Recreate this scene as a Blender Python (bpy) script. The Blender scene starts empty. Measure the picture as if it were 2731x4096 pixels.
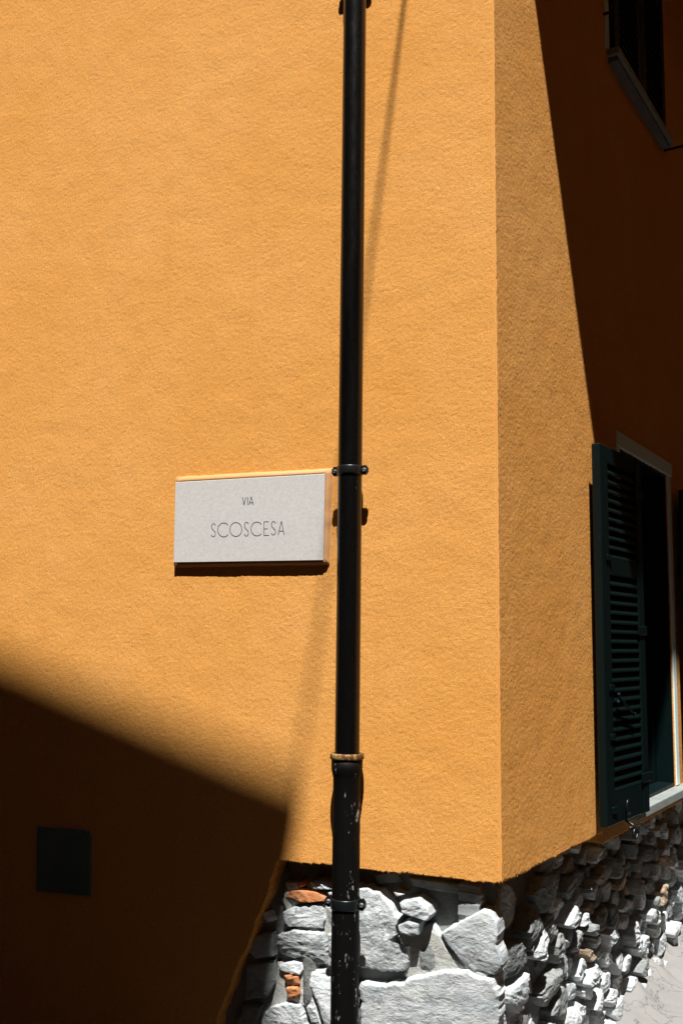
import bpy, bmesh, math, random
import numpy as np
from mathutils import Vector, noise as mn
random.seed(7); rng = np.random.default_rng(11)
R = math.radians
scene = bpy.context.scene
col = scene.collection

# ------------------------------------------------------------------ camera
YAW, PITCH, ROLL, PHI = R(22.531), R(7.369), R(0.653), R(99.431)
PW, PH, F = 2731.0, 4096.0, 3982.0
fw = np.array([-math.sin(YAW)*math.cos(PITCH), math.cos(YAW)*math.cos(PITCH), math.sin(PITCH)])
rt = np.array([math.cos(YAW), math.sin(YAW), 0.0]); up = np.cross(rt, fw)
rt, up = math.cos(ROLL)*rt+math.sin(ROLL)*up, -math.sin(ROLL)*rt+math.cos(ROLL)*up
CAM = np.array([0.799, -3.318, 1.6])
cd = bpy.data.cameras.new('camera'); cam = bpy.data.objects.new('camera', cd); col.objects.link(cam)
cd.sensor_fit = 'VERTICAL'; cd.sensor_height = 36; cd.sensor_width = 24; cd.lens = 36*F/PH
cd.clip_start = 0.05; cd.clip_end = 500
from mathutils import Matrix
cam.matrix_world = Matrix(((rt[0], up[0], -fw[0], CAM[0]), (rt[1], up[1], -fw[1], CAM[1]), (rt[2], up[2], -fw[2], CAM[2]), (0, 0, 0, 1)))
scene.camera = cam

# ------------------------------------------------------------------ sky and sun
EL, AZ = R(66), R(21)
S = np.array([math.cos(EL)*math.sin(AZ), -math.cos(EL)*math.cos(AZ), math.sin(EL)])   # towards the sun
world = bpy.data.worlds.new('World'); scene.world = world; world.use_nodes = True
wn = world.node_tree; bg = wn.nodes['Background']
sky = wn.nodes.new('ShaderNodeTexSky'); sky.sky_type = 'NISHITA'; sky.sun_disc = False
sky.sun_elevation = EL; sky.sun_rotation = R(159); sky.altitude = 400; sky.air_density = 0.34; sky.dust_density = 0.0; sky.ozone_density = 1.0
wn.links.new(sky.outputs[0], bg.inputs[0]); bg.inputs[1].default_value = 0.05
sl = bpy.data.lights.new('sun', 'SUN'); sl.energy = 5.0; sl.angle = R(0.55); sl.color = (1.0, 0.965, 0.915)
so = bpy.data.objects.new('sun', sl); col.objects.link(so); so.location = (2, -6, 14)
so.rotation_euler = Vector(-S).to_track_quat('-Z', 'Y').to_euler()
vs = scene.view_settings; vs.view_transform = 'Standard'; vs.look = 'None'; vs.gamma = 1.0; vs.use_curve_mapping = False
vs.exposure = 0.88

# ------------------------------------------------------------------ helpers
dB = np.array([-math.cos(PHI), math.sin(PHI), 0.0]); nB = np.array([dB[1], -dB[0], 0.0])   # along / out of the side wall
def ray(x, y): return fw+(x-PW/2)/F*rt-(y-PH/2)/F*up
def pxA(x, y, off=0.0):            # photo pixel -> (x, z) on the front wall
    d = ray(x, y); q = CAM+d*((-off-CAM[1])/d[1]); return (q[0], q[2])
def pxB(x, y, off=0.0):            # photo pixel -> (s, z) on the side wall
    d = ray(x, y); q = CAM+d*((off-CAM@nB)/(d@nB)); return (q@dB, q[2])
def TA(a, o, z): return (a, -o, z)                                        # front wall frame (along, out, up)
def TB(a, o, z): return (dB[0]*a+nB[0]*o, dB[1]*a+nB[1]*o, z)             # side wall frame

def link(name, me, mat, parent=None, smooth=False):
    if mat: me.materials.append(mat)
    if smooth: me.polygons.foreach_set('use_smooth', np.ones(len(me.polygons), bool))
    o = bpy.data.objects.new(name, me); col.objects.link(o)
    if parent: o.parent = parent
    return o
def mesh_obj(name, verts, faces, mat, parent=None, smooth=False):
    me = bpy.data.meshes.new(name); me.from_pydata([tuple(map(float, v)) for v in verts], [], faces); me.validate(); me.update()
    return link(name, me, mat, parent, smooth)
def bm_obj(name, bm, mat, parent=None, smooth=False, bevel=0.0, seg=1):
    if bevel: bmesh.ops.bevel(bm, geom=list(bm.edges), offset=bevel, segments=seg, affect='EDGES', profile=0.6, clamp_overlap=True)
    bmesh.ops.recalc_face_normals(bm, faces=bm.faces)
    me = bpy.data.meshes.new(name); bm.to_mesh(me); bm.free()
    return link(name, me, mat, parent, smooth)
def box(bm, T, a0, a1, o0, o1, z0, z1):
    v = [bm.verts.new(T(a, o, z)) for a in (a0, a1) for o in (o0, o1) for z in (z0, z1)]
    for f in ((0, 1, 3, 2), (4, 6, 7, 5), (0, 4, 5, 1), (2, 3, 7, 6), (0, 2, 6, 4), (1, 5, 7, 3)): bm.faces.new([v[i] for i in f])
def box_obj(name, T, dims, mat, parent, bevel=0.003):
    bm = bmesh.new(); box(bm, T, *dims); return bm_obj(name, bm, mat, parent, bevel=bevel)
def prism(bm, pts_bottom, pts_top):
    a = [bm.verts.new(p) for p in pts_bottom]; b = [bm.verts.new(p) for p in pts_top]; n = len(a)
    bm.faces.new(a[::-1]); bm.faces.new(b)
    for i in range(n): bm.faces.new((a[i], a[(i+1) % n], b[(i+1) % n], b[i]))
def lathe(name, prof, cx, cy, mat, parent, n=40, smooth=True):        # prof: list of (radius, z)
    vs_, fs = [], []
    for r, z in prof:
        for k in range(n):
            t = 2*math.pi*k/n; vs_.append((cx+r*math.cos(t), cy+r*math.sin(t), z))
    for i in range(len(prof)-1):
        for k in range(n): fs.append((i*n+k, i*n+(k+1) % n, (i+1)*n+(k+1) % n, (i+1)*n+k))
    fs.append(tuple(range(n))[::-1]); fs.append(tuple(range((len(prof)-1)*n, len(prof)*n)))
    return mesh_obj(name, vs_, fs, mat, parent, smooth)
def tube(bm, pts, r, n=8):
    pts = [Vector(p) for p in pts]; rings = []
    for i, p in enumerate(pts):
        d = (pts[min(i+1, len(pts)-1)]-pts[max(i-1, 0)]).normalized()
        a = d.orthogonal().normalized() if i == 0 else (rings[-1][1]-d*rings[-1][1].dot(d)).normalized()
        b = d.cross(a)
        rings.append(([bm.verts.new(p+r*(math.cos(2*math.pi*k/n)*a+math.sin(2*math.pi*k/n)*b)) for k in range(n)], a))
    for i in range(len(rings)-1):
        A_, B_ = rings[i][0], rings[i+1][0]
        for k in range(n): bm.faces.new((A_[k], A_[(k+1) % n], B_[(k+1) % n], B_[k]))
    bm.faces.new(rings[0][0][::-1]); bm.faces.new(rings[-1][0])
def empty(name, loc=(0, 0, 0)):
    o = bpy.data.objects.new(name, None); col.objects.link(o); o.empty_display_size = 0.1
    return o
def tag(o, label=None, cat=None, kind=None, group=None):
    if label: o['label'] = label
    if cat: o['category'] = cat
    if kind: o['kind'] = kind
    if group: o['group'] = group
    return o

# ------------------------------------------------------------------ materials
class N:
    def __init__(s, name):
        s.m = bpy.data.materials.new(name); s.m.use_nodes = True; s.t = s.m.node_tree
        s.b = s.t.nodes['Principled BSDF']; s.tc = s.t.nodes.new('ShaderNodeTexCoord')
    def n(s, k, **kw):
        x = s.t.nodes.new(k)
        for a, v in kw.items(): setattr(x, a, v)
        return x
    def l(s, a, b): s.t.links.new(a, b)
    def noise(s, scale, detail=4, rough=0.55, stretch=None, dist=0.0, co=None):
        x = s.n('ShaderNodeTexNoise'); x.inputs['Scale'].default_value = scale; x.inputs['Detail'].default_value = detail
        x.inputs['Roughness'].default_value = rough; x.inputs['Distortion'].default_value = dist
        co = co or s.tc.outputs['Object']
        if stretch:
            mp = s.n('ShaderNodeMapping'); mp.inputs['Scale'].default_value = stretch; s.l(co, mp.inputs[0]); co = mp.outputs[0]
        s.l(co, x.inputs[0]); return x.outputs[0]
    def ramp(s, fac, stops):
        x = s.n('ShaderNodeValToRGB'); e = x.color_ramp.elements
        while len(e) < len(stops): e.new(0.5)
        for i, (p, c) in enumerate(stops): e[i].position = p; e[i].color = (*c, 1) if len(c) == 3 else c
        s.l(fac, x.inputs[0]); return x.outputs[0]
    def mix(s, fac, a, b, mode='MIX'):
        x = s.n('ShaderNodeMix', data_type='RGBA', blend_type=mode)
        if isinstance(fac, (int, float)): x.inputs[0].default_value = fac
        else: s.l(fac, x.inputs[0])
        for v, i in ((a, 6), (b, 7)):
            if isinstance(v, tuple): x.inputs[i].default_value = (*v, 1)
            else: s.l(v, x.inputs[i])
        return x.outputs[2]
    def math(s, op, a, b):
        x = s.n('ShaderNodeMath', operation=op)
        for v, i in ((a, 0), (b, 1)):
            if isinstance(v, (int, float)): x.inputs[i].default_value = v
            else: s.l(v, x.inputs[i])
        return x.outputs[0]
    def color(s, c):
        if isinstance(c, tuple): s.b.inputs['Base Color'].default_value = (*c, 1)
        else: s.l(c, s.b.inputs['Base Color'])
    def bump(s, h, strength, dist, prev=None):
        x = s.n('ShaderNodeBump'); x.inputs['Strength'].default_value = strength; x.inputs['Distance'].default_value = dist
        s.l(h, x.inputs['Height'])
        if prev: s.l(prev, x.inputs['Normal'])
        s.l(x.outputs[0], s.b.inputs['Normal']); return x.outputs[0]
    def rough(s, r, spec=0.3, metal=0.0):
        if isinstance(r, (int, float)): s.b.inputs['Roughness'].default_value = r
        else: s.l(r, s.b.inputs['Roughness'])
        s.b.inputs['Specular IOR Level'].default_value = spec; s.b.inputs['Metallic'].default_value = metal

def stucco_mat(name, base, grain=True):
    k = N(name)
    big = k.noise(1.1, 5, 0.6); mid = k.noise(7, 4, 0.65, stretch=(1, 1, 0.55)); drip = k.noise(3.2, 4, 0.6, stretch=(4, 4, 0.35))
    lo = (base[0]*0.93, base[1]*0.86, base[2]*0.72); hi = (base[0]*1.03, base[1]*1.07, base[2]*1.22)
    c = k.mix(k.ramp(big, [(0.3, (0, 0, 0)), (0.7, (1, 1, 1))]), lo, hi)
    c = k.mix(k.ramp(mid, [(0.42, (0, 0, 0)), (0.72, (0.35, 0.35, 0.35))]), c, (base[0]*0.93, base[1]*0.84, base[2]*0.68))
    c = k.mix(k.ramp(drip, [(0.56, (0, 0, 0)), (0.75, (0.35, 0.35, 0.35))]), c, (base[0]*0.85, base[1]*0.76, base[2]*0.62))
    if grain:
        fine = k.noise(165, 3, 0.7, stretch=(1, 1, 1.4)); gr = k.noise(125, 3, 0.6, stretch=(1, 1, 1.3))
        c = k.mix(k.ramp(fine, [(0.36, (1, 1, 1)), (0.56, (0, 0, 0))]), c, (base[0]*0.76, base[1]*0.55, base[2]*0.26))
        b1 = k.bump(gr, 0.10, 0.004); k.bump(fine, 0.5, 0.0025, b1)
    else:
        k.bump(k.noise(160, 3, 0.6), 0.3, 0.002)
    k.color(c); k.rough(0.95, 0.15); return k.m
ORANGE = (0.80, 0.412, 0.118)
M_stucco = stucco_mat('orange_stucco', ORANGE)
M_smooth = stucco_mat('smooth_orange_render', (0.60, 0.33, 0.15), False)
M_arris = stucco_mat('smoothed_orange_arris', (0.81, 0.40, 0.11), False)
def plain(name, c, rough=0.6, spec=0.4, var=0.12, scale=30, bump=0.0, metal=0.0):
    k = N(name); n_ = k.noise(scale, 4, 0.6)
    k.color(k.mix(n_, tuple(x*(1-var) for x in c), tuple(x*(1+var) for x in c)))
    k.rough(k.math('ADD', k.math('MULTIPLY', n_, 0.25), rough-0.12), spec, metal)
    if bump: k.bump(k.noise(scale*4, 3, 0.6), bump, 0.003)
    return k.m
def stone_mat(name, c1, c2, c3):
    k = N(name); oi = k.n('ShaderNodeObjectInfo')
    n1 = k.noise(9, 6, 0.65, dist=0.6); n2 = k.noise(38, 5, 0.7, stretch=(1, 1, 2.2))
    c = k.mix(k.ramp(n1, [(0.38, (0, 0, 0)), (0.62, (1, 1, 1))]), c1, c2)
    c = k.mix(k.ramp(n2, [(0.5, (0, 0, 0)), (0.72, (0.7, 0.7, 0.7))]), c, c3)
    cr = k.ramp(k.noise(8, 7, 0.6, stretch=(1, 1, 1.7), dist=1.2), [(0.482, (0, 0, 0)), (0.5, (1, 1, 1)), (0.518, (0, 0, 0))])
    cm = k.math('MULTIPLY', cr, k.ramp(k.noise(4, 2, 0.5), [(0.45, (0, 0, 0)), (0.6, (1, 1, 1))]))
    c = k.mix(k.math('MULTIPLY', cm, 0.75), c, tuple(x*0.4 for x in c3))
    v = k.math('ADD', k.math('MULTIPLY', oi.outputs['Random'], 0.42), 0.66)
    hv = k.n('ShaderNodeHueSaturation'); k.l(v, hv.inputs['Value']); k.l(c, hv.inputs['Color']); k.color(hv.outputs[0])
    b = k.bump(k.noise(55, 6, 0.7, stretch=(1, 1, 1.8), dist=0.8), 0.6, 0.007); b = k.bump(k.noise(240, 4, 0.7), 0.5, 0.003, b); k.bump(k.math('SUBTRACT', 1.0, cm), 0.6, 0.004, b)
    k.rough(0.92, 0.2); return k.m
M_stone = stone_mat('grey_stone', (0.50, 0.55, 0.575), (0.73, 0.755, 0.76), (0.28, 0.34, 0.37))
M_stone_d = stone_mat('dark_grey_stone', (0.22, 0.245, 0.25), (0.36, 0.37, 0.355), (0.13, 0.15, 0.15))  # naturally dark stones; also carries shade painted into the top rows
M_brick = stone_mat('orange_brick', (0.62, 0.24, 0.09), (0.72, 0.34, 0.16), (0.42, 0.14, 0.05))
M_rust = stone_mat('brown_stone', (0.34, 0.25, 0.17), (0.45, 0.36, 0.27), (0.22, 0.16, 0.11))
def mortar_mat():
    k = N('shade_dark_mortar'); n1 = k.noise(6, 6, 0.65); n2 = k.noise(60, 5, 0.7)
    c = k.mix(n1, (0.13, 0.137, 0.132), (0.27, 0.277, 0.265)); c = k.mix(k.ramp(n2, [(0.5, (0, 0, 0)), (0.8, (0.6, 0.6, 0.6))]), c, (0.09, 0.095, 0.09))  # darkened overall to carry the black shadow of the deep joints
    k.color(c); b = k.bump(n2, 0.7, 0.008); k.bump(k.noise(300, 3, 0.7), 0.4, 0.002, b); k.rough(0.95, 0.15); return k.m
M_mortar = mortar_mat()
def pointing_mat():
    k = N('pale_pointing'); n1 = k.noise(11, 6, 0.7); n2 = k.noise(75, 5, 0.7)
    c = k.mix(n1, (0.40, 0.415, 0.39), (0.60, 0.60, 0.57)); c = k.mix(k.ramp(n2, [(0.5, (0, 0, 0)), (0.78, (0.7, 0.7, 0.7))]), c, (0.24, 0.25, 0.235))
    k.color(c); b = k.bump(n2, 0.8, 0.006); k.bump(k.noise(300, 3, 0.7), 0.5, 0.002, b); k.rough(0.95, 0.15); return k.m
M_point = pointing_mat()
def ground_mat():
    k = N('pale_concrete'); n1 = k.noise(2.2, 6, 0.6); n2 = k.noise(70, 5, 0.7)
    c = k.mix(n1, (0.20, 0.196, 0.19), (0.255, 0.25, 0.243)); c = k.mix(k.ramp(n2, [(0.55, (0, 0, 0)), (0.8, (0.35, 0.35, 0.35))]), c, (0.14, 0.137, 0.13))
    cr = k.ramp(k.noise(3.5, 7, 0.6, dist=1.0), [(0.488, (0, 0, 0)), (0.5, (0.8, 0.8, 0.8)), (0.512, (0, 0, 0))])
    st = k.ramp(k.noise(9, 6, 0.7), [(0.55, (0, 0, 0)), (0.72, (0.5, 0.5, 0.5))])
    c = k.mix(st, c, (0.13, 0.125, 0.12)); c = k.mix(cr, c, (0.07, 0.07, 0.065))
    k.color(c); b = k.bump(n2, 0.4, 0.005); k.bump(k.noise(330, 3, 0.7), 0.4, 0.002, b); k.rough(0.95, 0.15); return k.m
M_ground = ground_mat()
M_road = plain('dark_paving', (0.030, 0.029, 0.028), 0.9, 0.2, 0.25, 6, 0.4)  # unseen road, kept dark to limit bounce onto the shaded walls
def paint_mat(name, c, chip, amount=0.66, rough=0.35, spec=0.5):
    k = N(name); n_ = k.noise(28, 8, 0.75, stretch=(1.6, 1.6, 0.5)); m_ = k.noise(5, 2, 0.5)
    fac = k.ramp(k.math('ADD', n_, k.math('MULTIPLY', k.math('SUBTRACT', m_, 0.5), 0.35)), [(amount, (0, 0, 0)), (amount+0.02, (1, 1, 1))])
    k.color(k.mix(fac, c, chip)); k.rough(k.math('ADD', k.math('MULTIPLY', n_, 0.3), rough-0.12), spec)
    k.bump(k.noise(140, 3, 0.6), 0.12, 0.001); return k.m
M_pipe = paint_mat('black_pipe_enamel', (0.003, 0.003, 0.003), (0.3, 0.31, 0.3), 0.73, 0.24, 0.3)
M_iron = paint_mat('worn_cast_iron', (0.0035, 0.0034, 0.0032), (0.34, 0.33, 0.30), 0.60, 0.55, 0.1)
M_rim = paint_mat('rusty_socket_rim', (0.10, 0.045, 0.012), (0.32, 0.19, 0.07), 0.52, 0.6, 0.3)
M_clamp = plain('black_clamp_steel', (0.006, 0.008, 0.009), 0.35, 0.5, 0.1)
M_screw = plain('zinc_screw', (0.42, 0.44, 0.44), 0.4, 0.5, 0.1, metal=0.7)
M_green = paint_mat('dark_green_paint', (0.0009, 0.0062, 0.0062), (0.12, 0.27, 0.25), 0.69, 0.45, 0.16)
M_sillm = plain('grey_slate_sill', (0.25, 0.28, 0.27), 0.5, 0.4, 0.35, 14, 0.3)
M_band = plain('pale_window_surround', (0.66, 0.82, 0.82), 0.8, 0.2, 0.06, 20, 0.2)
M_glass = plain('dark_window_glass', (0.006, 0.007, 0.008), 0.14, 0.5, 0.05)
def marble_mat():
    k = N('pale_marble'); n1 = k.noise(5, 5, 0.6, dist=0.5); n2 = k.noise(150, 5, 0.8)
    c = k.mix(n1, (0.58, 0.565, 0.545), (0.645, 0.632, 0.61)); c = k.mix(k.ramp(n2, [(0.4, (0, 0, 0)), (0.7, (0.9, 0.9, 0.9))]), c, (0.44, 0.43, 0.425))
    k.color(c); k.bump(n2, 0.08, 0.001); k.rough(0.7, 0.25); return k.m
M_marble = marble_mat()
M_ink = plain('green_black_engraving', (0.012, 0.03, 0.033), 0.7, 0.2, 0.3)
M_cover = plain('grey_green_cover_metal', (0.11, 0.165, 0.155), 0.6, 0.35, 0.25, 8)
M_roof = plain('terracotta_roof', (0.30, 0.13, 0.07), 0.9, 0.2, 0.3, 8, 0.4)
M_eave = plain('brown_eave_wood', (0.10, 0.06, 0.035), 0.8, 0.2, 0.3, 10, 0.2)
M_neigh = plain('grey_brown_render', (0.055, 0.043, 0.035), 0.95, 0.1, 0.2, 3, 0.3)  # kept dark so the unseen walls return little light
M_ochre = plain('ochre_render', (0.54, 0.33, 0.11), 0.95, 0.1, 0.15, 3, 0.3)  # tone chosen to bounce warm light onto the shaded side wall
M_cable = plain('black_cable', (0.01, 0.01, 0.01), 0.6, 0.3)

# ------------------------------------------------------------------ ground
GZ0, GSL = -0.073, 0.0447
def ground_z(x, y): return GZ0+(x*dB[0]+y*dB[1]-1.484)*GSL
def axis(segs):      # [(start, end, step), ...] -> joined coordinates
    out = []
    for a, b, st in segs: out += list(np.linspace(a, b, max(2, int(round((b-a)/st))+1))[:-1])
    return np.array(out+[segs[-1][1]])
gx = axis([(-70, -4, 6), (-4, 4, 0.16), (4, 70, 6)]); gy = axis([(-70, -5, 6), (-5, 6, 0.16), (6, 70, 6)])
vsG, fsG = [], []
for y in gy:
    for x in gx:
        near = 1.0 if abs(x) < 4 and abs(y) < 6 else 0.0
        vsG.append((x, y, ground_z(x, y)+near*0.008*mn.noise((x*1.7, y*1.7, 0))))
nx = len(gx)
for j in range(len(gy)-1):
    for i in range(nx-1): fsG.append((j*nx+i, j*nx+i+1, (j+1)*nx+i+1, (j+1)*nx+i))
tag(mesh_obj('street', vsG, fsG, M_road, smooth=True), 'dark worn paving of the lane in front of the orange house', 'street', 'structure')
vP, fP = [], []
sp = axis([(0.55, 8, 0.12)]); op_ = axis([(-0.12, 0.50, 0.062)])
for s_ in sp:
    for o_ in op_:
        x, y, _ = TB(s_+0.0, o_, 0); edge = 1 if o_ > 0.48 or s_ < 0.6 else 0
        vP.append((x, y, ground_z(x, y)+0.016+0.008*mn.noise((x*1.7, y*1.7, 0))+0.003*mn.noise((x*7, y*7, 3))-0.04*edge))
for i in range(len(sp)-1):
    for k in range(len(op_)-1): n_ = len(op_); fP.append((i*n_+k, i*n_+k+1, (i+1)*n_+k+1, (i+1)*n_+k))
tag(mesh_obj('pavement', vP, fP, M_ground, smooth=True), 'pale sunlit cement pavement along the foot of the rubble wall', 'pavement', 'structure')

# ------------------------------------------------------------------ the orange house
house = tag(empty('stucco_house'), 'orange stucco corner house with rough stone base and dark green shutters', 'house')
ZB, HE = 0.82, 6.1                       # bottom edge of the stucco, underside of the eave

def band_noise(shape, k):
    a = rng.standard_normal(shape)
    for ax in (0, 1):
        for _ in range(k): a = 0.25*np.roll(a, 1, ax)+0.5*a+0.25*np.roll(a, -1, ax)
    return a/a.std()
def grain_wall(name, T, us, zs, keep, amp, depth, parent):
    """plaster skin: a fine grid whose grains are real relief; keep(u, z) masks cells; open edges are closed backwards by depth"""
    U, Z = np.meshgrid(us, zs, indexing='ij')
    n1 = band_noise(U.shape, 1); n2 = band_noise(U.shape, 3); n3 = band_noise(U.shape, 60)
    n0 = rng.standard_normal(U.shape)
    h = amp*(0.8*n0+0.3*n1)+0.0003*n3
    h = np.clip(h, -0.0032, 0.0032)
    du = 0.0005*rng.standard_normal(U.shape); dz = 0.0005*rng.standard_normal(U.shape)
    du[0, :] = du[-1, :] = 0
    h[0, :] *= 0.25 ; h[-1, :] *= 0.25
    O = np.stack(np.broadcast_arrays(*T(U+du, h, Z+dz)), -1).reshape(-1, 3)
    nu, nz = U.shape
    uc = (us[1:]+us[:-1])/2; zc = (zs[1:]+zs[:-1])/2
    K = keep(*np.meshgrid(uc, zc, indexing='ij'))
    idx = np.arange(nu*nz).reshape(nu, nz)
    q = np.stack([idx[:-1, :-1], idx[1:, :-1], idx[1:, 1:], idx[:-1, 1:]], -1)[K]
    back = np.stack(np.broadcast_arrays(*T(U, np.full_like(U, -depth), Z)), -1).reshape(-1, 3)
    Kp = np.pad(K, 1)
    sk = []
    C = K & ~Kp[1:-1, :-2]; sk.append((idx[:-1, :-1][C], idx[1:, :-1][C]))      # below is open
    C = K & ~Kp[1:-1, 2:]; sk.append((idx[1:, 1:][C], idx[:-1, 1:][C]))
    C = K & ~Kp[:-2, 1:-1]; sk.append((idx[:-1, 1:][C], idx[:-1, :-1][C]))
    C = K & ~Kp[2:, 1:-1]; sk.append((idx[1:, :-1][C], idx[1:, 1:][C]))
    a = np.concatenate([s[0] for s in sk]); b = np.concatenate([s[1] for s in sk])
    nv = nu*nz
    q2 = np.stack([b, a, a+nv, b+nv], -1)
    quads = np.concatenate([q, q2]); verts = np.concatenate([O, back])
    used = np.unique(quads); remap = np.zeros(2*nv, np.int64); remap[used] = np.arange(len(used))
    quads = remap[quads]; verts = verts[used]
    me = bpy.data.meshes.new(name); me.vertices.add(len(verts)); me.vertices.foreach_set('co', verts.astype(np.float32).ravel())
    me.loops.add(quads.size); me.loops.foreach_set('vertex_index', quads.ravel().astype(np.int32))
    me.polygons.add(len(quads)); me.polygons.foreach_set('loop_start', np.arange(0, quads.size, 4, dtype=np.int32))
    me.update(calc_edges=True)
    return link(name, me, M_stucco, parent, True)

CH = 0.006                                # the flattened arris at the corner
wob = lambda z: 0.004*np.sin(z*13)+0.003*np.sin(z*37+1)+0.002*np.sin(z*91)
def keepA(u, z):
    diag = -0.804-(ZB-z)*(1.04-0.804)/(ZB-0.234)+wob(z)
    edge = ZB+0.0015*np.sin(u*17)+0.0015*np.sin(u*41+2)+0.0035*np.sin(u*431)*np.sin(u*173)*np.sin(u*67)
    return ~((z < edge) & (u > diag))
usA = axis([(-8, -3.0, 0.25), (-3.0, -2.45, 0.02), (-2.45, -CH, 0.0046)]); zsA = axis([(-0.6, -0.1, 0.1), (-0.1, 4.62, 0.0046), (4.62, HE, 0.05)])
grain_wall('front_wall', TA, usA, zsA, keepA, 0.00040, 0.11, house)
# openings of the side wall (s0, s1, z0, z1)
LOW = (1.44, 2.32, 0.865, 2.515); UPW = (1.44, 2.46, 4.50, 5.86)
def keepB(u, z):
    k = z > np.where(u < 1.07, ZB+0.002*np.sin(u*19+1)+0.0015*np.sin(u*47)+0.004*np.sin(u*391)*np.sin(u*153)*np.sin(u*61), np.where(u < 2.55, 0.775, ZB))
    for s0, s1, z0, z1 in (LOW, UPW): k &= ~((u > s0) & (u < s1) & (z > z0) & (z < z1))
    return k
usB = axis([(CH, 1.12, 0.005), (1.12, 1.44, 0.008), (1.44, 2.32, 0.011), (2.32, 2.46, 0.0075), (2.46, 2.9, 0.01), (2.9, 9, 0.2)])
zsB = axis([(0.7, 0.865, 0.0045), (0.865, 2.515, 0.005), (2.515, 4.50, 0.005), (4.50, 5.86, 0.02), (5.86, HE, 0.04)])
grain_wall('side_wall', TB, usB, zsB, keepB, 0.00042, 0.13, house)
# arris strip where the two skins meet
va, fa = [], []
zz = axis([(ZB, HE, 0.012)])
for z in zz:
    j = 0.0010*random.gauss(0, 1)+0.004*mn.noise((z*4, 0, 0))+0.0022*mn.noise((z*21, 4, 0))
    va += [(-CH-0.002, 0.004, z), (-CH*0.75+j, -0.0012, z), (0.0007+j, -0.0004-CH*0.1, z), TB(CH*0.75+j, 0.0012, z), TB(CH+0.002, -0.004, z)]
for i in range(len(zz)-1):
    for k in range(4): fa.append((i*5+k, i*5+k+1, i*5+k+6, i*5+k+5))
fa.append((0, 4, 3, 2, 1))
mesh_obj('corner_edge', va, fa, M_arris, house, True)
# inner core so that no light leaks through behind the skins
bm = bmesh.new()
inA, inB = -0.092, -0.092
def corner_pt(oA, oB, z):       # meeting point of the front plane at out=oA and the side plane at out=oB
    y = -oA; x = (oB-nB[1]*y)/nB[0]; return (x, y, z)
c0 = corner_pt(-0.1, -0.22, 0)
prism(bm, [(-8, 0.1, -0.6), (c0[0], c0[1], -0.6), TB(9, -0.22, -0.6), (-8, 9, -0.6)], [(-8, 0.1, HE+.3), (c0[0], c0[1], HE+.3), TB(9, -0.22, HE+.3), (-8, 9, HE+.3)])
bm_obj('inner_wall', bm, M_neigh, house)

# roof: its eave corner throws the slanting shadow on the side wall
def cast(s, z):                 # wall point -> where its sun ray meets the eave level
    p = np.array(TB(s, 0, z)); return p+S*((HE-z)/S[2])
e0 = cast(*pxB(2137, 0)); e1 = cast(*pxB(2372, 1760)); ed = (e1-e0)/np.linalg.norm(e1-e0)
es = cast(*pxB(2718, 2690)); eo = es@nB                                   # side eave overhang
t_c = (eo-e0@nB)/(ed@nB); ec = e0+ed*t_c
fl = e0+ed*((-8.5-e0[0])/ed[0]); bl_ = ec+dB*10
pl = [tuple(fl), tuple(ec), tuple(bl_), (fl[0], 10, HE)]
bm = bmesh.new(); prism(bm, pl, [(p[0], p[1], HE+0.12) for p in pl]); eave = bm_obj('roof', bm, M_eave, house)
ctr = np.mean([np.array(p) for p in pl], 0)
rp = [np.array(p)+np.array([0, 0, 0.122]) for p in pl]; inn = [ctr+(p-ctr)*0.35+np.array([0, 0, 1.3]) for p in rp]
vr = rp+inn; mesh_obj('roof_tiling', vr, [(0, 1, 5, 4), (1, 2, 6, 5), (2, 3, 7, 6), (3, 0, 4, 7), (4, 5, 6, 7)], M_roof, eave)

# ---- stone base
def mortar_sheet(verts, faces, T, us, zs, dep):
    b0 = len(verts); nz = len(zs)
    for u in us:
        for z in zs: verts.append(T(u, dep(u, z), z))
    for i in range(len(us)-1):
        for j in range(nz-1): faces.append((b0+i*nz+j, b0+(i+1)*nz+j, b0+(i+1)*nz+j+1, b0+i*nz+j+1))
def depA(u, z):
    top = max(0.0, min(1.0, (z-0.62)/0.16))
    low = max(0.0, min(1.0, (0.52-z)/0.2))*max(0.0, min(1.0, (u+0.62)/0.1))
    fill = max(0.0, 1-((u+0.21)/0.11)**2-((z-0.45)/0.11)**2)+max(0.0, 1-((u+0.70)/0.035)**2-((z-0.55)/0.25)**4)
    return -0.070-0.022*top+0.012*low+0.030*min(1, fill*2)+0.012*mn.noise((u*9, z*9, 3))+0.006*mn.noise((u*30, z*30, 7))
def depB(u, z):
    low = max(0.0, min(1.0, (0.16-z+0.05*mn.noise((u*5, 0, 0)))/0.2))*max(0, min(1, (u-1.1)/0.8))
    return -0.115+0.06*low+0.014*mn.noise((u*8, z*8, 13))+0.008*mn.noise((u*28, z*28, 17))
vm, fm = [], []
mortar_sheet(vm, fm, TA, axis([(-1.5, -0.045, 0.014)]), axis([(-0.5, 0.9, 0.014)]), depA)
mortar_sheet(vm, fm, TB, axis([(0.045, 3.2, 0.016), (3.2, 9, 0.3)]), axis([(-0.5, 0.9, 0.016)]), depB)
plinth = mesh_obj('stone_plinth', vm, fm, M_mortar, house, True)
tag(plinth, 'rough rubble stone base set in pale mortar')

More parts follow.
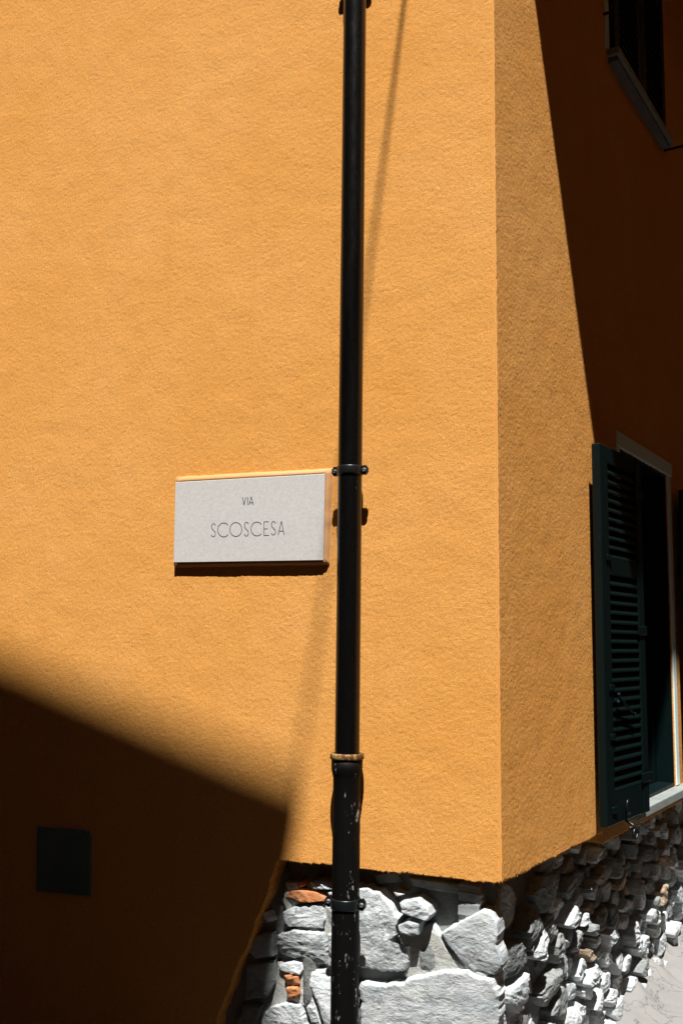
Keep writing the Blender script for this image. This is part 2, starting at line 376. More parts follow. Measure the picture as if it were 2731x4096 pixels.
def stone(T, poly, face, relief, mat, rings=11, res=0.014, tilt=0.35, seed=0, back=-0.10, sharp=0.5, smooth=True):
    """one stone: outline poly (along, up), its face stands at out = face; sides run back into the mortar"""
    rnd = random.Random(seed)
    P = [Vector((p[0], p[1])) for p in poly]
    per = sum((P[i]-P[(i+1) % len(P)]).length for i in range(len(P)))
    n = max(18, min(130, int(per/res))); out = []
    for i in range(len(P)):
        a, b = P[i], P[(i+1) % len(P)]; k = max(1, round(n*(a-b).length/per))
        for j in range(k): out.append(a.lerp(b, j/k))
    c = sum(out, Vector((0, 0)))/len(out); n = len(out)
    size = per/4
    jit = [1+0.05*mn.noise((p.x*45+seed, p.y*45, 0))+0.03*mn.noise((p.x*130, p.y*130, seed)) for p in out]
    planes = []
    for k in range(6):
        t = rnd.uniform(0, 2*math.pi); sl_ = rnd.uniform(0.15, 1.0)*tilt
        planes.append((math.cos(t)*sl_, math.sin(t)*sl_, rnd.uniform(0.0, 0.5)*size*tilt*0.7))
    gx_, gz_ = rnd.uniform(-.12, .12)*tilt*2, rnd.uniform(-.10, .22)*tilt*2
    ra = rnd.uniform(-0.5, 0.5)
    V, Fc = [], []
    prof = [(1.0, None), (0.998, -0.8), (0.985, 0.45), (0.95, 0.86)]+[(max(0.012, 0.95*(1-(k/(rings-2))**1.1)), min(1.0, 0.93+0.2*k/rings)) for k in range(1, rings-1)]
    for fr, pr in prof:
        for i, p in enumerate(out):
            q = c+(p-c)*jit[i]*fr
            if pr is None: o = back
            else:
                l = q-c
                d = min([0.0]+[a*l.x+b*l.y+e for a, b, e in planes])+gx_*l.x+gz_*l.y
                lx = q.x*math.cos(ra)+q.y*math.sin(ra); ly = -q.x*math.sin(ra)+q.y*math.cos(ra)
                rg = abs(mn.noise((lx*14+seed, ly*44, seed*1.7)))+0.35*abs(mn.noise((lx*40+seed, ly*120, seed*0.7)))
                d += relief*(0.22*mn.noise((q.x*16, q.y*16, seed))-0.5*sharp*rg*(0.45+0.75*max(0, mn.noise((q.x*5, q.y*5, seed+9))+0.3))+0.06*mn.noise((q.x*70, q.y*90, seed)))
                o = face+d*min(1, max(0, pr+.2))-relief*(1-pr)
            V.append(T(q.x, o, q.y))
    V.append(T(c.x, face, c.y)); m = len(prof)
    V[-1] = tuple(np.mean(np.array(V[(m-1)*n:m*n]), 0))
    for r in range(m-1):
        for i in range(n): Fc.append((r*n+i, r*n+(i+1) % n, (r+1)*n+(i+1) % n, (r+1)*n+i))
    for i in range(n): Fc.append(((m-1)*n+i, (m-1)*n+(i+1) % n, m*n))
    return mesh_obj('stone', V, Fc, mat, plinth, smooth)

# front stones traced from the photograph (crop coordinates), each unprojected onto the stone plane
def cA(pts, off): return [pxA(1000+.7015*x, 3250+.7015*y, off) for x, y in pts]
G, D_, O_, W_ = M_stone, M_stone_d, M_brick, M_rust
front = [
 ([(185, 490), (215, 455), (275, 448), (330, 452), (385, 465), (432, 490), (420, 508), (340, 517), (265, 510), (230, 495)], -0.012, .016, O_),
 ([(330, 402), (400, 388), (475, 402), (475, 442), (400, 440), (345, 442)], -0.018, .016, G),
 ([(268, 402), (305, 394), (314, 418), (280, 430)], -0.022, .012, O_),
 ([(195, 400), (262, 398), (275, 436), (210, 446)], -0.03, .014, G),
 ([(440, 458), (520, 452), (560, 470), (555, 505), (445, 500)], -0.02, .014, G),
 ([(178, 572), (240, 540), (330, 524), (412, 528), (420, 620), (405, 668), (300, 657), (215, 657), (188, 637)], -0.016, .016, G),
 ([(428, 540), (520, 530), (575, 545), (575, 660), (430, 655)], -0.026, .014, G),
 ([(150, 705), (240, 672), (330, 678), (412, 690), (432, 765), (427, 875), (370, 876), (296, 852), (288, 830), (240, 842), (160, 815), (136, 760)], -0.012, .018, G),
 ([(442, 690), (560, 690), (570, 870), (445, 872)], -0.026, .014, G),
 ([(158, 872), (240, 850), (288, 862), (298, 900), (282, 930), (240, 925), (200, 912), (165, 902)], -0.02, .016, G),
 ([(192, 932), (234, 926), (240, 950), (205, 958)], -0.018, .012, O_),
 ([(242, 936), (272, 934), (278, 985), (248, 988)], -0.02, .012, O_),
 ([(203, 1000), (266, 998), (278, 1040), (240, 1078), (205, 1052)], -0.014, .014, O_),
 ([(318, 908), (440, 897), (560, 890), (575, 1000), (570, 1225), (415, 1225), (380, 1100), (338, 1000), (304, 980)], -0.014, .016, G),
 ([(297, 1000), (330, 1008), (372, 1110), (400, 1225), (345, 1225), (312, 1105)], -0.022, .016, G),
 ([(108, 1112), (200, 1085), (286, 1102), (318, 1225), (210, 1300), (40, 1260), (72, 1150)], -0.018, .016, G),
 ([(66, 570), (110, 562), (138, 620), (90, 634)], -0.025, .014, G),
 ([(25, 705), (132, 690), (126, 822), (20, 842), (-25, 785)], -0.022, .016, G),
 ([(-20, 870), (135, 850), (150, 960), (90, 1060), (-40, 1080)], -0.028, .016, D_),
 ([(-60, 1100), (60, 1110), (30, 1220), (-90, 1240)], -0.028, .016, D_),
 ([(585, 425), (660, 428), (722, 452), (792, 510), (822, 560), (852, 602), (836, 650), (830, 700), (800, 728), (796, 775), (838, 786), (902, 768), (908, 850), (884, 915), (760, 922), (690, 907), (585, 890)], -0.004, .022, G),
 ([(832, 652), (900, 618), (958, 640), (954, 702), (900, 712), (842, 700)], 0.022, .022, G),
 ([(842, 520), (942, 500), (1004, 550), (1024, 592), (1002, 626), (960, 612), (900, 592), (856, 572)], 0.024, .024, G),
 ([(815, 455), (878, 468), (830, 484)], -0.012, .012, G),
 ([(952, 758), (1050, 748), (1088, 820), (1060, 892), (960, 922), (902, 884), (922, 790)], -0.020, .018, D_),
 ([(966, 660), (1040, 640), (1075, 690), (1060, 738), (970, 744)], -0.026, .014, G),
 ([(1212, 614), (1262, 588), (1322, 558), (1372, 568), (1408, 620), (1415, 700), (1405, 760), (1430, 830), (1432, 900), (1390, 940), (1250, 902), (1196, 852), (1118, 772), (1076, 700), (1112, 672), (1165, 640)], 0.000, .018, G),
 ([(620, 972), (760, 987), (872, 970), (904, 944), (1000, 922), (1100, 902), (1200, 896), (1390, 950), (1418, 1010), (1412, 1130), (1424, 1330), (1000, 1400), (620, 1330)], -0.006, .014, G),
 ([(700, 352), (830, 345), (860, 400), (720, 410)], -0.055, .010, D_),
 ([(900, 378), (1120, 400), (1300, 430), (1290, 480), (1060, 450), (910, 420)], -0.052, .012, D_),
 ([(585, 1345), (990, 1415), (1000, 1560), (580, 1560)], -0.02, .016, G),
 ([(1010, 1412), (1424, 1345), (1430, 1560), (1015, 1560)], -0.02, .016, G),
]
for i, (pts, face, rel, m) in enumerate(front):
    face = face-0.012 if face < 0.02 else face-0.004
    big = len(pts) > 12
    stone(TA, cA(pts, face), face, rel, m, rings=26 if big else 14, res=0.0075, tilt=0.16 if big else 0.28, seed=i+1, sharp=0.30 if big else 0.6, smooth=False)

patches = [
 [(838, 705), (962, 650), (1078, 690), (1122, 782), (1205, 862), (1255, 905), (1100, 912), (905, 960), (870, 930), (906, 850), (900, 770), (850, 745)],
 [(405, 520), (480, 505), (575, 520), (575, 895), (440, 900), (425, 872), (436, 765), (418, 640)],
 [(150, 850), (300, 855), (318, 905), (300, 1000), (320, 1110), (200, 1090), (110, 1115), (140, 1000)],
 [(195, 440), (330, 432), (440, 470), (432, 520), (330, 522), (200, 560), (180, 500)],
]
for i, pts in enumerate(patches):
    pf = -0.034 if i == 0 else -0.048
    o = stone(TA, cA(pts, pf), pf, .012, M_point, rings=16, res=0.0085, tilt=0.05, seed=70+i, sharp=0.2)
    o.name = 'mortar_patch'
# side stones: a few traced large ones, the rest an irregular packing of rubble
def cB(pts, off): return [pxB(1900+.53*x, 3150+.53*y, off) for x, y in pts]
seeds = []
def clip(poly, p, q, gap):           # keep the side of the bisector nearer to p
    mx, mz = (p[0]+q[0])/2, (p[1]+q[1])/2; nx_, nz_ = q[0]-p[0], q[1]-p[1]; L = math.hypot(nx_, nz_)
    nx_, nz_ = nx_/L, nz_/L; d0 = nx_*mx+nz_*mz-gap; out = []
    for i in range(len(poly)):
        a, b = poly[i], poly[(i+1) % len(poly)]
        da, db = nx_*a[0]+nz_*a[1]-d0, nx_*b[0]+nz_*b[1]-d0
        if da <= 0: out.append(a)
        if (da < 0) != (db < 0) and da != db:
            t = da/(da-db); out.append((a[0]+(b[0]-a[0])*t, a[1]+(b[1]-a[1])*t))
    return out
rs = random.Random(5)
tries = 0
while tries < 14000:
    tries += 1
    s_ = rs.uniform(0.06, 3.7); z_ = rs.uniform(-0.14, 0.80)
    small = mn.noise((s_*3.1, z_*3.7, 5))
    rr = (0.165+0.05*small if z_ > 0.6 else 0.118+0.05*small) if s_ < 0.75 else (0.074+0.028*small if s_ < 2.7 else 0.11)
    if all(((s_-a)/1.25)**2+((z_-b)/0.85)**2 > (0.5*(rr+r2))**2 for a, b, r2 in seeds): seeds.append((s_, z_, rr))
ASP = 0.72                                            # rubble is a little longer than high
for i, (s_, z_, rr) in enumerate(seeds):
    topz = ZB-0.015 if (s_ < 1.06 or s_ > 2.55) else 0.765
    if z_ > topz-0.01: continue
    p = (s_*ASP, z_); poly = [((s_-0.3)*ASP, z_-0.3), ((s_+0.3)*ASP, z_-0.3), ((s_+0.3)*ASP, z_+0.3), ((s_-0.3)*ASP, z_+0.3)]
    for j, (a, b, _) in enumerate(seeds):
        if j != i and math.hypot(a-s_, b-z_) < 0.6: poly = clip(poly, p, (a*ASP, b), rs.uniform(0.003, 0.016))
    poly = [(max(0.012, x/ASP), min(z, topz)) for x, z in poly]
    if len(poly) < 3: continue
    # roughen the straight cell edges
    q = []
    for k in range(len(poly)):
        a, b = poly[k], poly[(k+1) % len(poly)]
        q.append((a[0]*0.93+s_*0.07, a[1]*0.93+z_*0.07)); q.append(((a[0]+b[0])/2+rs.gauss(0, .005), (a[1]+b[1])/2+rs.gauss(0, .005)))
    w = max(x for x, _ in q)-min(x for x, _ in q); h_ = max(z for _, z in q)-min(z for _, z in q)
    if w < 0.03 or h_ < 0.022: continue
    t = rs.random()
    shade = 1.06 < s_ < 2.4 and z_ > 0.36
    m = W_ if t < (0.20 if shade else 0.03) else (D_ if t < (0.75 if shade or z_ > 0.5 else 0.22) else G)  # dark and brown stones favoured where shade falls: shade put into the colour
    buried = max(0.0, min(1.0, (0.13-z_)/0.2))*max(0, min(1, (s_-1.1)/0.8))
    face = rs.triangular(-0.115, -0.012, -0.07)+0.03*buried-(0.02 if z_ > 0.6 and s_ < 1 else 0)
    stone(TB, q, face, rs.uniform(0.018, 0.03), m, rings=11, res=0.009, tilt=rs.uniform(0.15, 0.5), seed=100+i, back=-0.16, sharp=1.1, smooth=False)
# mortar fillet that joins the stone base to the street
vf, ff = [], []
ss = axis([(0.0, 4.2, 0.02)]); prof = [(-0.1, 0.16), (-0.04, 0.115), (0.02, 0.06), (0.07, 0.028), (0.13, 0.012), (0.2, 0.0035), (0.24, -0.02)]
for s_ in ss:
    k = 0.25+0.75*max(0, min(1, (s_-0.9)/1.0))
    for o, h in prof:
        x, y, _ = TB(s_, o, 0); h2 = h*k*(0.62+0.75*mn.noise((s_*7, o*9, 2)))+0.010*mn.noise((s_*25, o*25, 4))*(h > 0.02)
        vf.append((x, y, ground_z(x, y)+0.016+h2+(0.004 if h > 0 else 0)))
m = len(prof)
for i in range(len(ss)-1):
    for k in range(m-1): ff.append((i*m+k, i*m+k+1, (i+1)*m+k+1, (i+1)*m+k))
mesh_obj('mortar_fillet', vf, ff, M_ground, house, True)

# ---- windows, surrounds and shutters of the side wall
def frame_lining(parent, op, d0, d1, mat, t=0.02):
    s0, s1, z0, z1 = op
    for dims in ((s0, s0+t, d0, d1, z0, z1), (s1-t, s1, d0, d1, z0, z1), (s0+t, s1-t, d0, d1, z1-t, z1), (s0+t, s1-t, d0, d1, z0, z0+t)):
        box_obj('lining_board', TB, dims, mat, parent, 0.002)
def casement(op, off):
    s0, s1, z0, z1 = op; s0 += .02; s1 -= .02; z0 += .02; z1 -= .02
    bm = bmesh.new(); box(bm, TB, s0, s1, off-0.012, off-0.004, z0, z1); win = bm_obj('window', bm, M_glass, house)
    mid = (s0+s1)/2; fw_ = 0.055
    for dims in ((s0, s0+fw_, z0, z1), (mid-fw_, mid+fw_, z0, z1), (s1-fw_, s1, z0, z1)):
        box_obj('stile', TB, (dims[0], dims[1], off-0.02, off+0.03, dims[2], dims[3]), M_green, win)
    for za, zb in ((z0, z0+fw_), (z1-fw_, z1)):
        for a, b in ((s0+fw_, mid-fw_), (mid+fw_, s1-fw_)): box_obj('rail', TB, (a, b, off-0.018, off+0.026, za, zb), M_green, win)
    return win
wl = casement(LOW, -0.12); frame_lining(wl, LOW, -0.15, -0.006, M_green)
box_obj('lintel_band', TB, (1.39, 2.42, -0.03, 0.007, 2.515, 2.59), M_band, wl, 0.004)
box_obj('jamb_band', TB, (2.322, 2.385, -0.03, 0.006, 0.868, 2.513), M_band, wl, 0.004)
box_obj('jamb_band', TB, (1.385, 1.438, -0.03, 0.006, 0.868, 2.513), M_band, wl, 0.004)
bm = bmesh.new(); box(bm, TB, 1.40, 2.62, -0.14, 0.06, 0.824, 0.8655); bm_obj('sill', bm, M_sillm, wl, bevel=0.005, seg=2)
wu = casement(UPW, -0.12); frame_lining(wu, UPW, -0.15, -0.006, M_green)
box_obj('jamb_band', TB, (1.375, 1.437, -0.03, 0.006, 4.50, 5.86), M_band, wu, 0.004)
box_obj('jamb_band', TB, (2.463, 2.525, -0.03, 0.006, 4.50, 5.86), M_band, wu, 0.004)
box_obj('lintel_band', TB, (1.375, 2.525, -0.03, 0.008, 5.862, 5.93), M_band, wu, 0.004)
bm = bmesh.new(); box(bm, TB, 1.40, 2.47, -0.14, 0.062, 4.462, 4.498); bm_obj('sill', bm, M_sillm, wu, bevel=0.006, seg=2)
bm = bmesh.new(); box(bm, TB, 1.425, 2.445, -0.02, 0.045, 4.437, 4.4615); bm_obj('sill_bed', bm, M_mortar, wu, bevel=0.004)

def leaf(p0, p1, z0, z1, mid=None, panel=0.0, stl=(0.09, 0.075), pitch=0.0387, thick=0.036, label=None):
    """louvred shutter leaf; p0, p1 = (s, out) of the front face's two ends"""
    a = np.array(TB(p0[0], p0[1], 0)); b = np.array(TB(p1[0], p1[1], 0)); L = np.linalg.norm(b-a); d = (b-a)/L; n_ = np.array([d[1], -d[0], 0])
    def T(l, o, z): q = a+d*l+n_*o; return (q[0], q[1], z)
    bm = bmesh.new(); box(bm, T, 0, stl[0], -thick, 0, z0, z1); sh = bm_obj('shutter', bm, M_green, house, bevel=0.004)
    if label: sh['label'] = label
    box_obj('stile', T, (L-stl[1], L, -thick, 0, z0, z1), M_green, sh, 0.004)
    secs = []
    rails = [(z1-0.075, z1), (z0, z0+0.07+panel)]
    if mid: rails.append((mid-0.037, mid+0.037))
    for za, zb in rails: box_obj('rail', T, (stl[0], L-stl[1], -thick+0.002, -0.003, za, zb), M_green, sh, 0.004)
    secs = [(z0+0.07+panel, mid-0.037), (mid+0.037, z1-0.075)] if mid else [(z0+0.07+panel, z1-0.075)]
    me = None
    for za, zb in secs:
        n = max(1, int((zb-za)/pitch)); st = (zb-za)/n
        for k in range(n):
            zc = za+st*(k+0.5)
            if me is None:
                bm = bmesh.new()
                sec = [(-thick+0.004, 0.017), (-thick+0.008, 0.023), (-0.003, -0.016), (-0.003, -0.023), (-0.006, -0.023)]
                v0 = [bm.verts.new((Vector(T(stl[0]+0.001, o, z))-Vector(T(0, 0, 0)))) for o, z in sec]; v1 = [bm.verts.new((Vector(T(L-stl[1]-0.001, o, z))-Vector(T(0, 0, 0)))) for o, z in sec]
                bm.faces.new(v0[::-1]); bm.faces.new(v1)
                for i in range(5): bm.faces.new((v0[i], v0[(i+1) % 5], v1[(i+1) % 5], v1[i]))
                o = bm_obj('slat', bm, M_green, sh); me = o.data
            else:
                o = bpy.data.objects.new('slat', me); col.objects.link(o); o.parent = sh
            o.location = Vector(T(0, 0, 0))+Vector((0, 0, zc))
    return sh, T, L
sh, T, L = leaf((0.925, 0.068), (1.43, 0.102), 0.868, 2.44, mid=1.925, panel=0.06, label='dark green louvred shutter leaf folded back beside the lower window')
# latch, hinges and stays of the near leaf
bm = bmesh.new(); tube(bm, [T(0.12, 0.012, 1.385), T(0.2, 0.014, 1.345), T(0.30, 0.012, 1.305)], 0.006); bm_obj('latch_bar', bm, M_green, sh, True)
for l_, z_ in ((0.12, 1.39), (0.30, 1.302), (0.11, 1.36)):
    bm = bmesh.new(); bmesh.ops.create_uvsphere(bm, u_segments=12, v_segments=8, radius=0.009); bmesh.ops.translate(bm, vec=Vector(T(l_, 0.014, z_)), verts=bm.verts); bm_obj('knob', bm, M_green, sh, True)
for z_ in (1.02, 1.66, 2.28):
    box_obj('hinge', T, (L-0.10, L+0.012, 0.0005, 0.006, z_-0.02, z_+0.02), M_green, sh, 0.002)
for z_ in (1.42, 1.22, 1.96, 0.93):
    box_obj('hinge_strap', T, (0.045, 0.10, 0.0005, 0.007, z_-0.012, z_+0.012), M_green, sh, 0.002)
bm = bmesh.new(); tube(bm, [T(0.235, -0.02, 0.87), T(0.235, 0.012, 0.852), T(0.23, 0.03, 0.845)], 0.006); tube(bm, [T(0.17, 0.028, 0.846), T(0.29, 0.028, 0.846)], 0.005); bm_obj('shutter_stay', bm, M_clamp, sh, True)
bm = bmesh.new(); tube(bm, [T(0.23+0.022*math.cos(t), 0.03, 0.815+0.022*math.sin(t)) for t in np.linspace(0, 6.2, 16)], 0.006); bm_obj('stay_ring', bm, M_clamp, sh, True)
# crescent handle on the bottom panel
bm = bmesh.new(); tube(bm, [T(0.22+0.022*math.cos(t), 0.008, 0.925+0.03*math.sin(t)) for t in np.linspace(1.9, 5.2, 10)], 0.004); bm_obj('handle', bm, M_clamp, sh, True)
leaf((2.405, 0.075), (2.86, 0.05), 0.868, 2.44, mid=1.925, panel=0.06, label='dark green louvred shutter leaf at the far side of the lower window')
# the upper window's two leaves are shut
leaf((1.447, 0.028), (1.948, 0.028), 4.505, 5.855, mid=5.3, label='closed dark green shutter leaf of the upper window nearer the corner')
leaf((1.952, 0.028), (2.453, 0.028), 4.505, 5.855, mid=5.3, label='closed dark green shutter leaf of the upper window farther from the corner')
def bracket(pts, name='shutter_hook'):
    bm = bmesh.new(); tube(bm, pts, 0.008); return bm_obj(name, bm, M_clamp, house, True)
bracket([TB(1.36, -0.01, 4.66), TB(1.36, 0.035, 4.66), TB(1.36, 0.04, 4.70)])
bracket([TB(2.50, -0.01, 4.46), TB(2.50, 0.14, 4.46), TB(2.50, 0.15, 4.455), TB(2.50, 0.15, 4.36)])

# ------------------------------------------------------------------ street name plaque
sign = tag(empty('street_sign'), 'pale marble street name plaque reading VIA SCOSCESA on the orange wall', 'street sign')
t_ = 0.023
q = [pxA(702, 1929, t_), pxA(1299, 1895, t_), pxA(1292, 2241, t_), pxA(694, 2250, t_)]
bm = bmesh.new(); prism(bm, [TA(x, t_, z) for x, z in q], [TA(x, -0.01, z) for x, z in q]); bm_obj('plaque', bm, M_marble, sign, bevel=0.0012)
# rendered bed that holds the plaque: a bevel from its edge back to the wall
def ring(pts, n=26):
    out = []
    for i in range(4):
        a, b = pts[i], pts[(i+1) % 4]
        for k in range(n): out.append((a[0]+(b[0]-a[0])*k/n, a[1]+(b[1]-a[1])*k/n))
    return out
inner = ring(q)
outer = ring([(q[0][0]-0.006, q[0][1]+0.030), (q[1][0]+0.024, q[1][1]+0.026), (q[2][0]+0.018, q[2][1]-0.020), (q[3][0]-0.005, q[3][1]-0.022)])
vb, fb = [], []; n = len(inner)
for (ix, iz), (ox, oz) in zip(inner, outer):
    j = 0.004*mn.noise((ox*30, oz*30, 1))+0.002*mn.noise((ox*90, oz*90, 5))
    cxs, czs = (q[0][0]+q[1][0])/2, (q[0][1]+q[3][1])/2
    k1 = 1.0-0.0015
    vb += [TA(cxs+(ix-cxs)*k1, 0.0, czs+(iz-czs)*k1), TA(ix+0.0004*np.sign(ix-cxs), t_-0.003+0.0015*mn.noise((ix*60, iz*60, 9)), iz+0.0004*np.sign(iz-czs)), TA(ix*0.45+ox*0.55, 0.012+j*0.4, iz*0.45+oz*0.55), TA(ox+j, -0.004, oz+j)]
for i in range(n):
    a, b = i*4, ((i+1) % n)*4
    for k in range(3): fb.append((a+k, a+k+1, b+k+1, b+k))
mesh_obj('render_bed', vb, fb, M_smooth, sign, True)
# lettering: thin cut strokes
def arc(cx_, cy_, rx, ry, a0, a1, n=18): return [(cx_+rx*math.cos(R(a)), cy_+ry*math.sin(R(a))) for a in np.linspace(a0, a1, n)]
def glyph(ch):          # strokes in a unit box, y down
    if ch == 'V': return [[(0, 0), (.5, 1)], [(.5, 1), (1, 0)]]
    if ch == 'I': return [[(.5, 0), (.5, 1)]]
    if ch == 'A': return [[(0, 1), (.55, 0)], [(.55, 0), (1, 1)], [(.2, .74), (.88, .74)]]
    if ch == 'E': return [[(.08, 0), (.08, 1)], [(.08, 0), (1, 0)], [(.08, .52), (.8, .52)], [(.08, 1), (1, 1)]]
    if ch == 'O': return [arc(.5, .5, .5, .5, 0, 360, 36)]
    if ch == 'C': return [arc(.5, .5, .5, .5, -42, -318, 30)]
    if ch == 'S': return [arc(.55, .23, .42, .23, -20, -215, 16)+[(.3, .42), (.62, .56)]+arc(.5, .76, .42, .24, -40, 160, 18)]
def letters():
    Z = lambda x, y: pxA(650+.574*x, 1800+.574*y, t_+0.0004)
    put = [('V', 557, 581, 328, 384), ('I', 588, 600, 327, 383), ('A', 603, 632, 325, 382),
           ('S', 338, 372, 513, 605), ('C', 386, 468, 508, 605), ('O', 470, 553, 505, 602), ('S', 567, 601, 503, 600), ('C', 617, 700, 502, 598), ('E', 705, 742, 500, 595), ('S', 754, 790, 498, 592), ('A', 806, 847, 495, 590)]
    for ch, x0, x1, y0, y1 in put:
        bm = bmesh.new()
        for st in glyph(ch):
            pts = [Vector(Z(x0+(x1-x0)*x, y0+(y1-y0)*y)) for x, y in st]; w = 0.00125
            L_, R_ = [], []
            for i, p in enumerate(pts):
                d = pts[min(i+1, len(pts)-1)]-pts[max(i-1, 0)]; nrm = Vector((-d.y, d.x)).normalized()*w
                L_.append(p+nrm); R_.append(p-nrm)
            o = t_+0.0003+0.00012*random.random()
            va_ = [bm.verts.new(TA(p.x, o, p.y)) for p in L_]; vb_ = [bm.verts.new(TA(p.x, o, p.y)) for p in R_]
            for i in range(len(pts)-1): bm.faces.new((va_[i], va_[i+1], vb_[i+1], vb_[i]))
        bm_obj('letter', bm, M_ink, sign)
letters()

# ------------------------------------------------------------------ downpipe
pipe = tag(empty('drainpipe'), 'black round downpipe fixed to the orange wall right of the plaque', 'drainpipe')
PX, PO = pxA(1388, 3000, 0.066)[0], 0.066; rU, rL = 0.0425, 0.0465
zr = lambda y: pxA(1388, y, PO)[1]
z_rim0, z_rim1, z_neck, z_neck2 = zr(3036), zr(3012), zr(3075), zr(3112)
lathe('upper_pipe', [(rU, z_rim1-0.06)]+[(rU+0.0004*mn.noise((z*4, 0, 0)), z) for z in np.linspace(z_rim1-0.05, 6.05, 60)], PX, -PO, M_pipe, pipe, 48)
lathe('lower_pipe', [(rL, -0.15)]+[(rL+0.0006*random.random(), z) for z in np.linspace(-0.1, z_neck2, 16)]+[(rL+0.003, z_neck2+0.012), (rL+0.007, z_neck), (rL+0.0075, z_rim0+0.001)], PX, -PO, M_iron, pipe, 48)
lathe('socket_rim', [(rU+0.001, z_rim0), (rL+0.010, z_rim0), (rL+0.012, z_rim0+0.004), (rL+0.012, z_rim1-0.004), (rL+0.010, z_rim1), (rU+0.005, z_rim1), (rU+0.003, z_rim1-0.004)], PX, -PO, M_rim, pipe, 48)
def clamp(zc, r, hgt=0.03, dip=0.0):
    n = 40; bm = bmesh.new()
    c = lathe('clamp', [(r+0.0005, zc-hgt/2), (r+0.004, zc-hgt/2), (r+0.0048, zc-hgt/2+0.003), (r+0.0048, zc+hgt/2-0.003), (r+0.004, zc+hgt/2), (r+0.0005, zc+hgt/2)], PX, -PO, M_clamp, pipe, n); bm.free()
    for sgn in (-1, 1):
        bm = bmesh.new(); a0 = PX+sgn*(r+0.002); a1 = PX+sgn*(r+0.026); hh = hgt/2+0.002
        pts = [(a0, -hh*0.9), (a1-sgn*0.008, -hh), (a1, -hh*0.4), (a1, hh*0.4), (a1-sgn*0.008, hh), (a0, hh*0.9)]
        for o0, o1 in ((PO+0.002, PO+0.006), (PO-0.007, PO-0.003)): prism(bm, [TA(a, o0, zc+z) for a, z in pts], [TA(a, o1, zc+z) for a, z in pts])
        bm_obj('ear', bm, M_clamp, c)
        bm = bmesh.new(); ac = PX+sgn*(r+0.014)
        bmesh.ops.create_cone(bm, cap_ends=True, segments=16, radius1=0.0075, radius2=0.0058, depth=0.005)
        bmesh.ops.rotate(bm, cent=(0, 0, 0), matrix=Matrix.Rotation(R(90), 3, 'X'), verts=bm.verts)
        bmesh.ops.translate(bm, vec=TA(ac, PO+0.0087, zc), verts=bm.verts); bm_obj('screw', bm, M_screw, c)
        bm = bmesh.new(); box(bm, TA, ac-0.006, ac+0.006, PO+0.0108, PO+0.0116, zc-0.0009, zc+0.0009); bm_obj('screw_slot', bm, M_clamp, c)
    bm = bmesh.new(); tube(bm, [TA(PX, -0.05, zc), TA(PX, PO-r, zc)], 0.007); box(bm, TA, PX-0.018, PX+0.018, 0.0, 0.008, zc-0.02, zc+0.02); bm_obj('wall_fixing', bm, M_clamp, c)
clamp(zr(1884), rU); clamp(zr(3612), rL, 0.034); clamp(zr(-175), rU)

# ------------------------------------------------------------------ cover plate in the shaded wall
qs = [pxA(157, 3305), pxA(340, 3318), pxA(358, 3324), pxA(366, 3342), pxA(365, 3582), pxA(153, 3562)]
bm = bmesh.new(); prism(bm, [TA(x, 0.012, z) for x, z in qs], [TA(x, -0.01, z) for x, z in qs]); cov = bm_obj('utility_cover', bm, M_cover, None, bevel=0.002)
tag(cov, 'small dark square utility cover low on the shaded orange wall', 'utility cover')
bm = bmesh.new(); xc = np.mean([a for a, _ in qs]); zc = np.mean([b for _, b in qs]); prism(bm, [TA(xc+(a-xc)*0.86, 0.0145, zc+(b-zc)*0.86) for a, b in qs], [TA(xc+(a-xc)*0.86, 0.0115, zc+(b-zc)*0.86) for a, b in qs]); bm_obj('door', bm, M_cover, cov, bevel=0.001)

# ------------------------------------------------------------------ out of frame: gabled neighbour throwing the shadow, blocks added to cut sky light
DW = 4.2
xs0, zs0 = pxA(1202, 3125); xs1, zs1 = pxA(0, 2612)
Cc = np.array([xs0, 0, zs0])+S*(DW/-S[1])              # right eave corner of the gable
slope = (zs1-zs0)/(xs0-xs1); HWd = 3.4
nb = tag(empty('gabled_house'), 'grey gabled house across the lane whose roof shades the wall', 'house')
rx, rz = Cc[0]-HWd, Cc[2]+slope*HWd; lx = Cc[0]-2*HWd
bm = bmesh.new(); wx0, wx1 = lx+0.4, Cc[0]-0.45; yw = -DW-0.35
gab = [(wx0, -1.5), (wx1, -1.5), (wx1, Cc[2]+slope*0.45-0.12), (rx, rz-0.12), (wx0, Cc[2]+slope*0.4-0.12)]
prism(bm, [(x, yw, z) for x, z in gab], [(x, yw-8, z) for x, z in gab]); bm_obj('wall', bm, M_neigh, nb)
bm = bmesh.new()
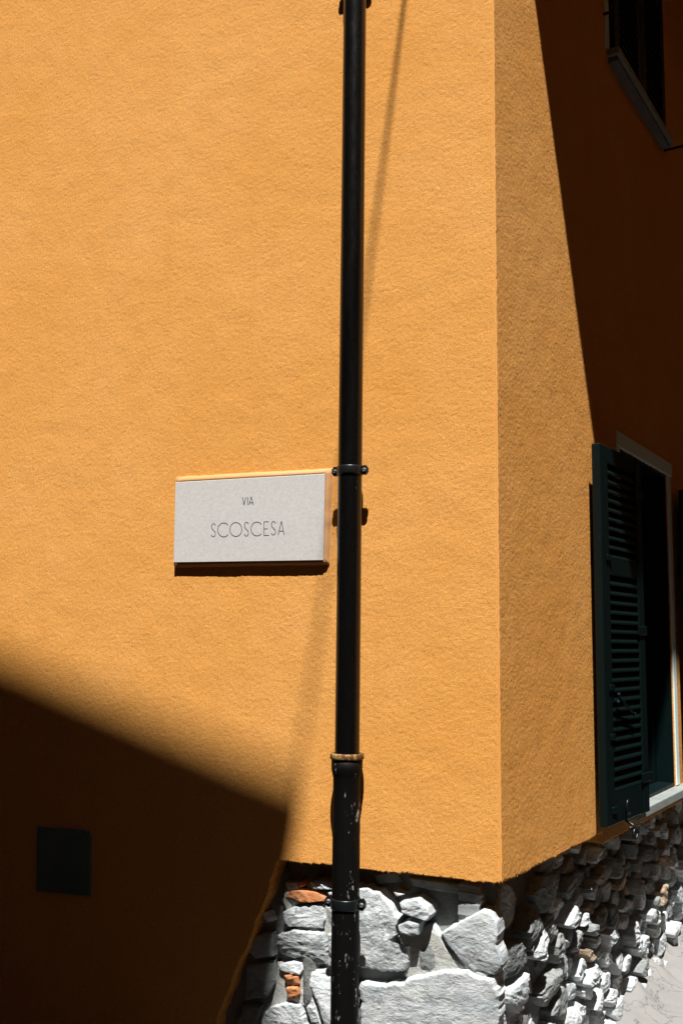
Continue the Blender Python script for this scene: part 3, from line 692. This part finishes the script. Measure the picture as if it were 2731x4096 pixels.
for xa, za, xb, zb in ((Cc[0], Cc[2], rx, rz), (rx, rz, lx, Cc[2])):
    sec = [(xa, za), (xb, zb), (xb, zb-0.1), (xa, za-0.1)]
    prism(bm, [(x, -DW, z) for x, z in sec], [(x, -DW-9, z) for x, z in sec])
bm_obj('roof', bm, M_roof, nb)
def sky_blocker(foot, top, label, zr=1.6, mat=M_neigh):  # unseen masses added around the lane to hold back sky light
    h = tag(empty('sky_blocker_house'), label, 'house', group='unseen blocks added to cut sky light')
    bm = bmesh.new(); prism(bm, [(x, y, -3) for x, y in foot], [(x, y, top) for x, y in foot]); bm_obj('wall', bm, mat, h)
    c = np.mean(np.array(foot), 0); big = [c+(np.array(p)-c)*1.04 for p in foot]; sm = [c+(np.array(p)-c)*0.3 for p in foot]
    bm = bmesh.new(); prism(bm, [(x, y, top+0.01) for x, y in big], [(x, y, top+zr) for x, y in sm]); bm_obj('roof', bm, M_roof, h)
sky_blocker([(3.1, -10), (11, -10), (12, 13), (5.2, 13)], 12.5, 'unseen ochre house added right of the lane to cut sky light and bounce warmth', mat=M_ochre)
sky_blocker([(-9, -24), (9, -24), (9, -12.5), (-9, -12.5)], 14, 'unseen grey house added behind the camera to block sky light')
sky_blocker([(-14, -13), (-7.5, -13), (-7.5, -1), (-14, -1)], 13, 'unseen grey house added left of the gabled house to block sky light')
sky_blocker([(0.9, 14), (9, 15), (9, 22), (0.9, 22)], 14, 'unseen grey house added at the far end of the lane to block sky light')

# overhead cable from the gable's eave to the corner house
k0 = np.array(pxA(1597, 0)); k1 = np.array(pxA(1250, 2400)); sl2 = (k0[0]-k1[0])/(k0[1]-k1[1])
zst = 5.06; xst = k0[0]+sl2*(zst-k0[1]); P1 = np.array([xst, 0, zst])+S*(0.06/-S[1])
pts = []
for t in np.linspace(0, 1, 24):
    p = (Cc+np.array([-0.02, 0.02, -0.03]))*(1-t)+P1*t; p = p-np.array([0, 0, 0.10])*4*t*(1-t); pts.append(tuple(p))
pts.append((P1[0]-0.01, 0.02, P1[2]-0.02))
bm = bmesh.new(); tube(bm, pts, 0.0075)
tag(bm_obj('overhead_cable', bm, M_cable, None, True), 'black cable slung from the gable across to the orange house', 'cable')
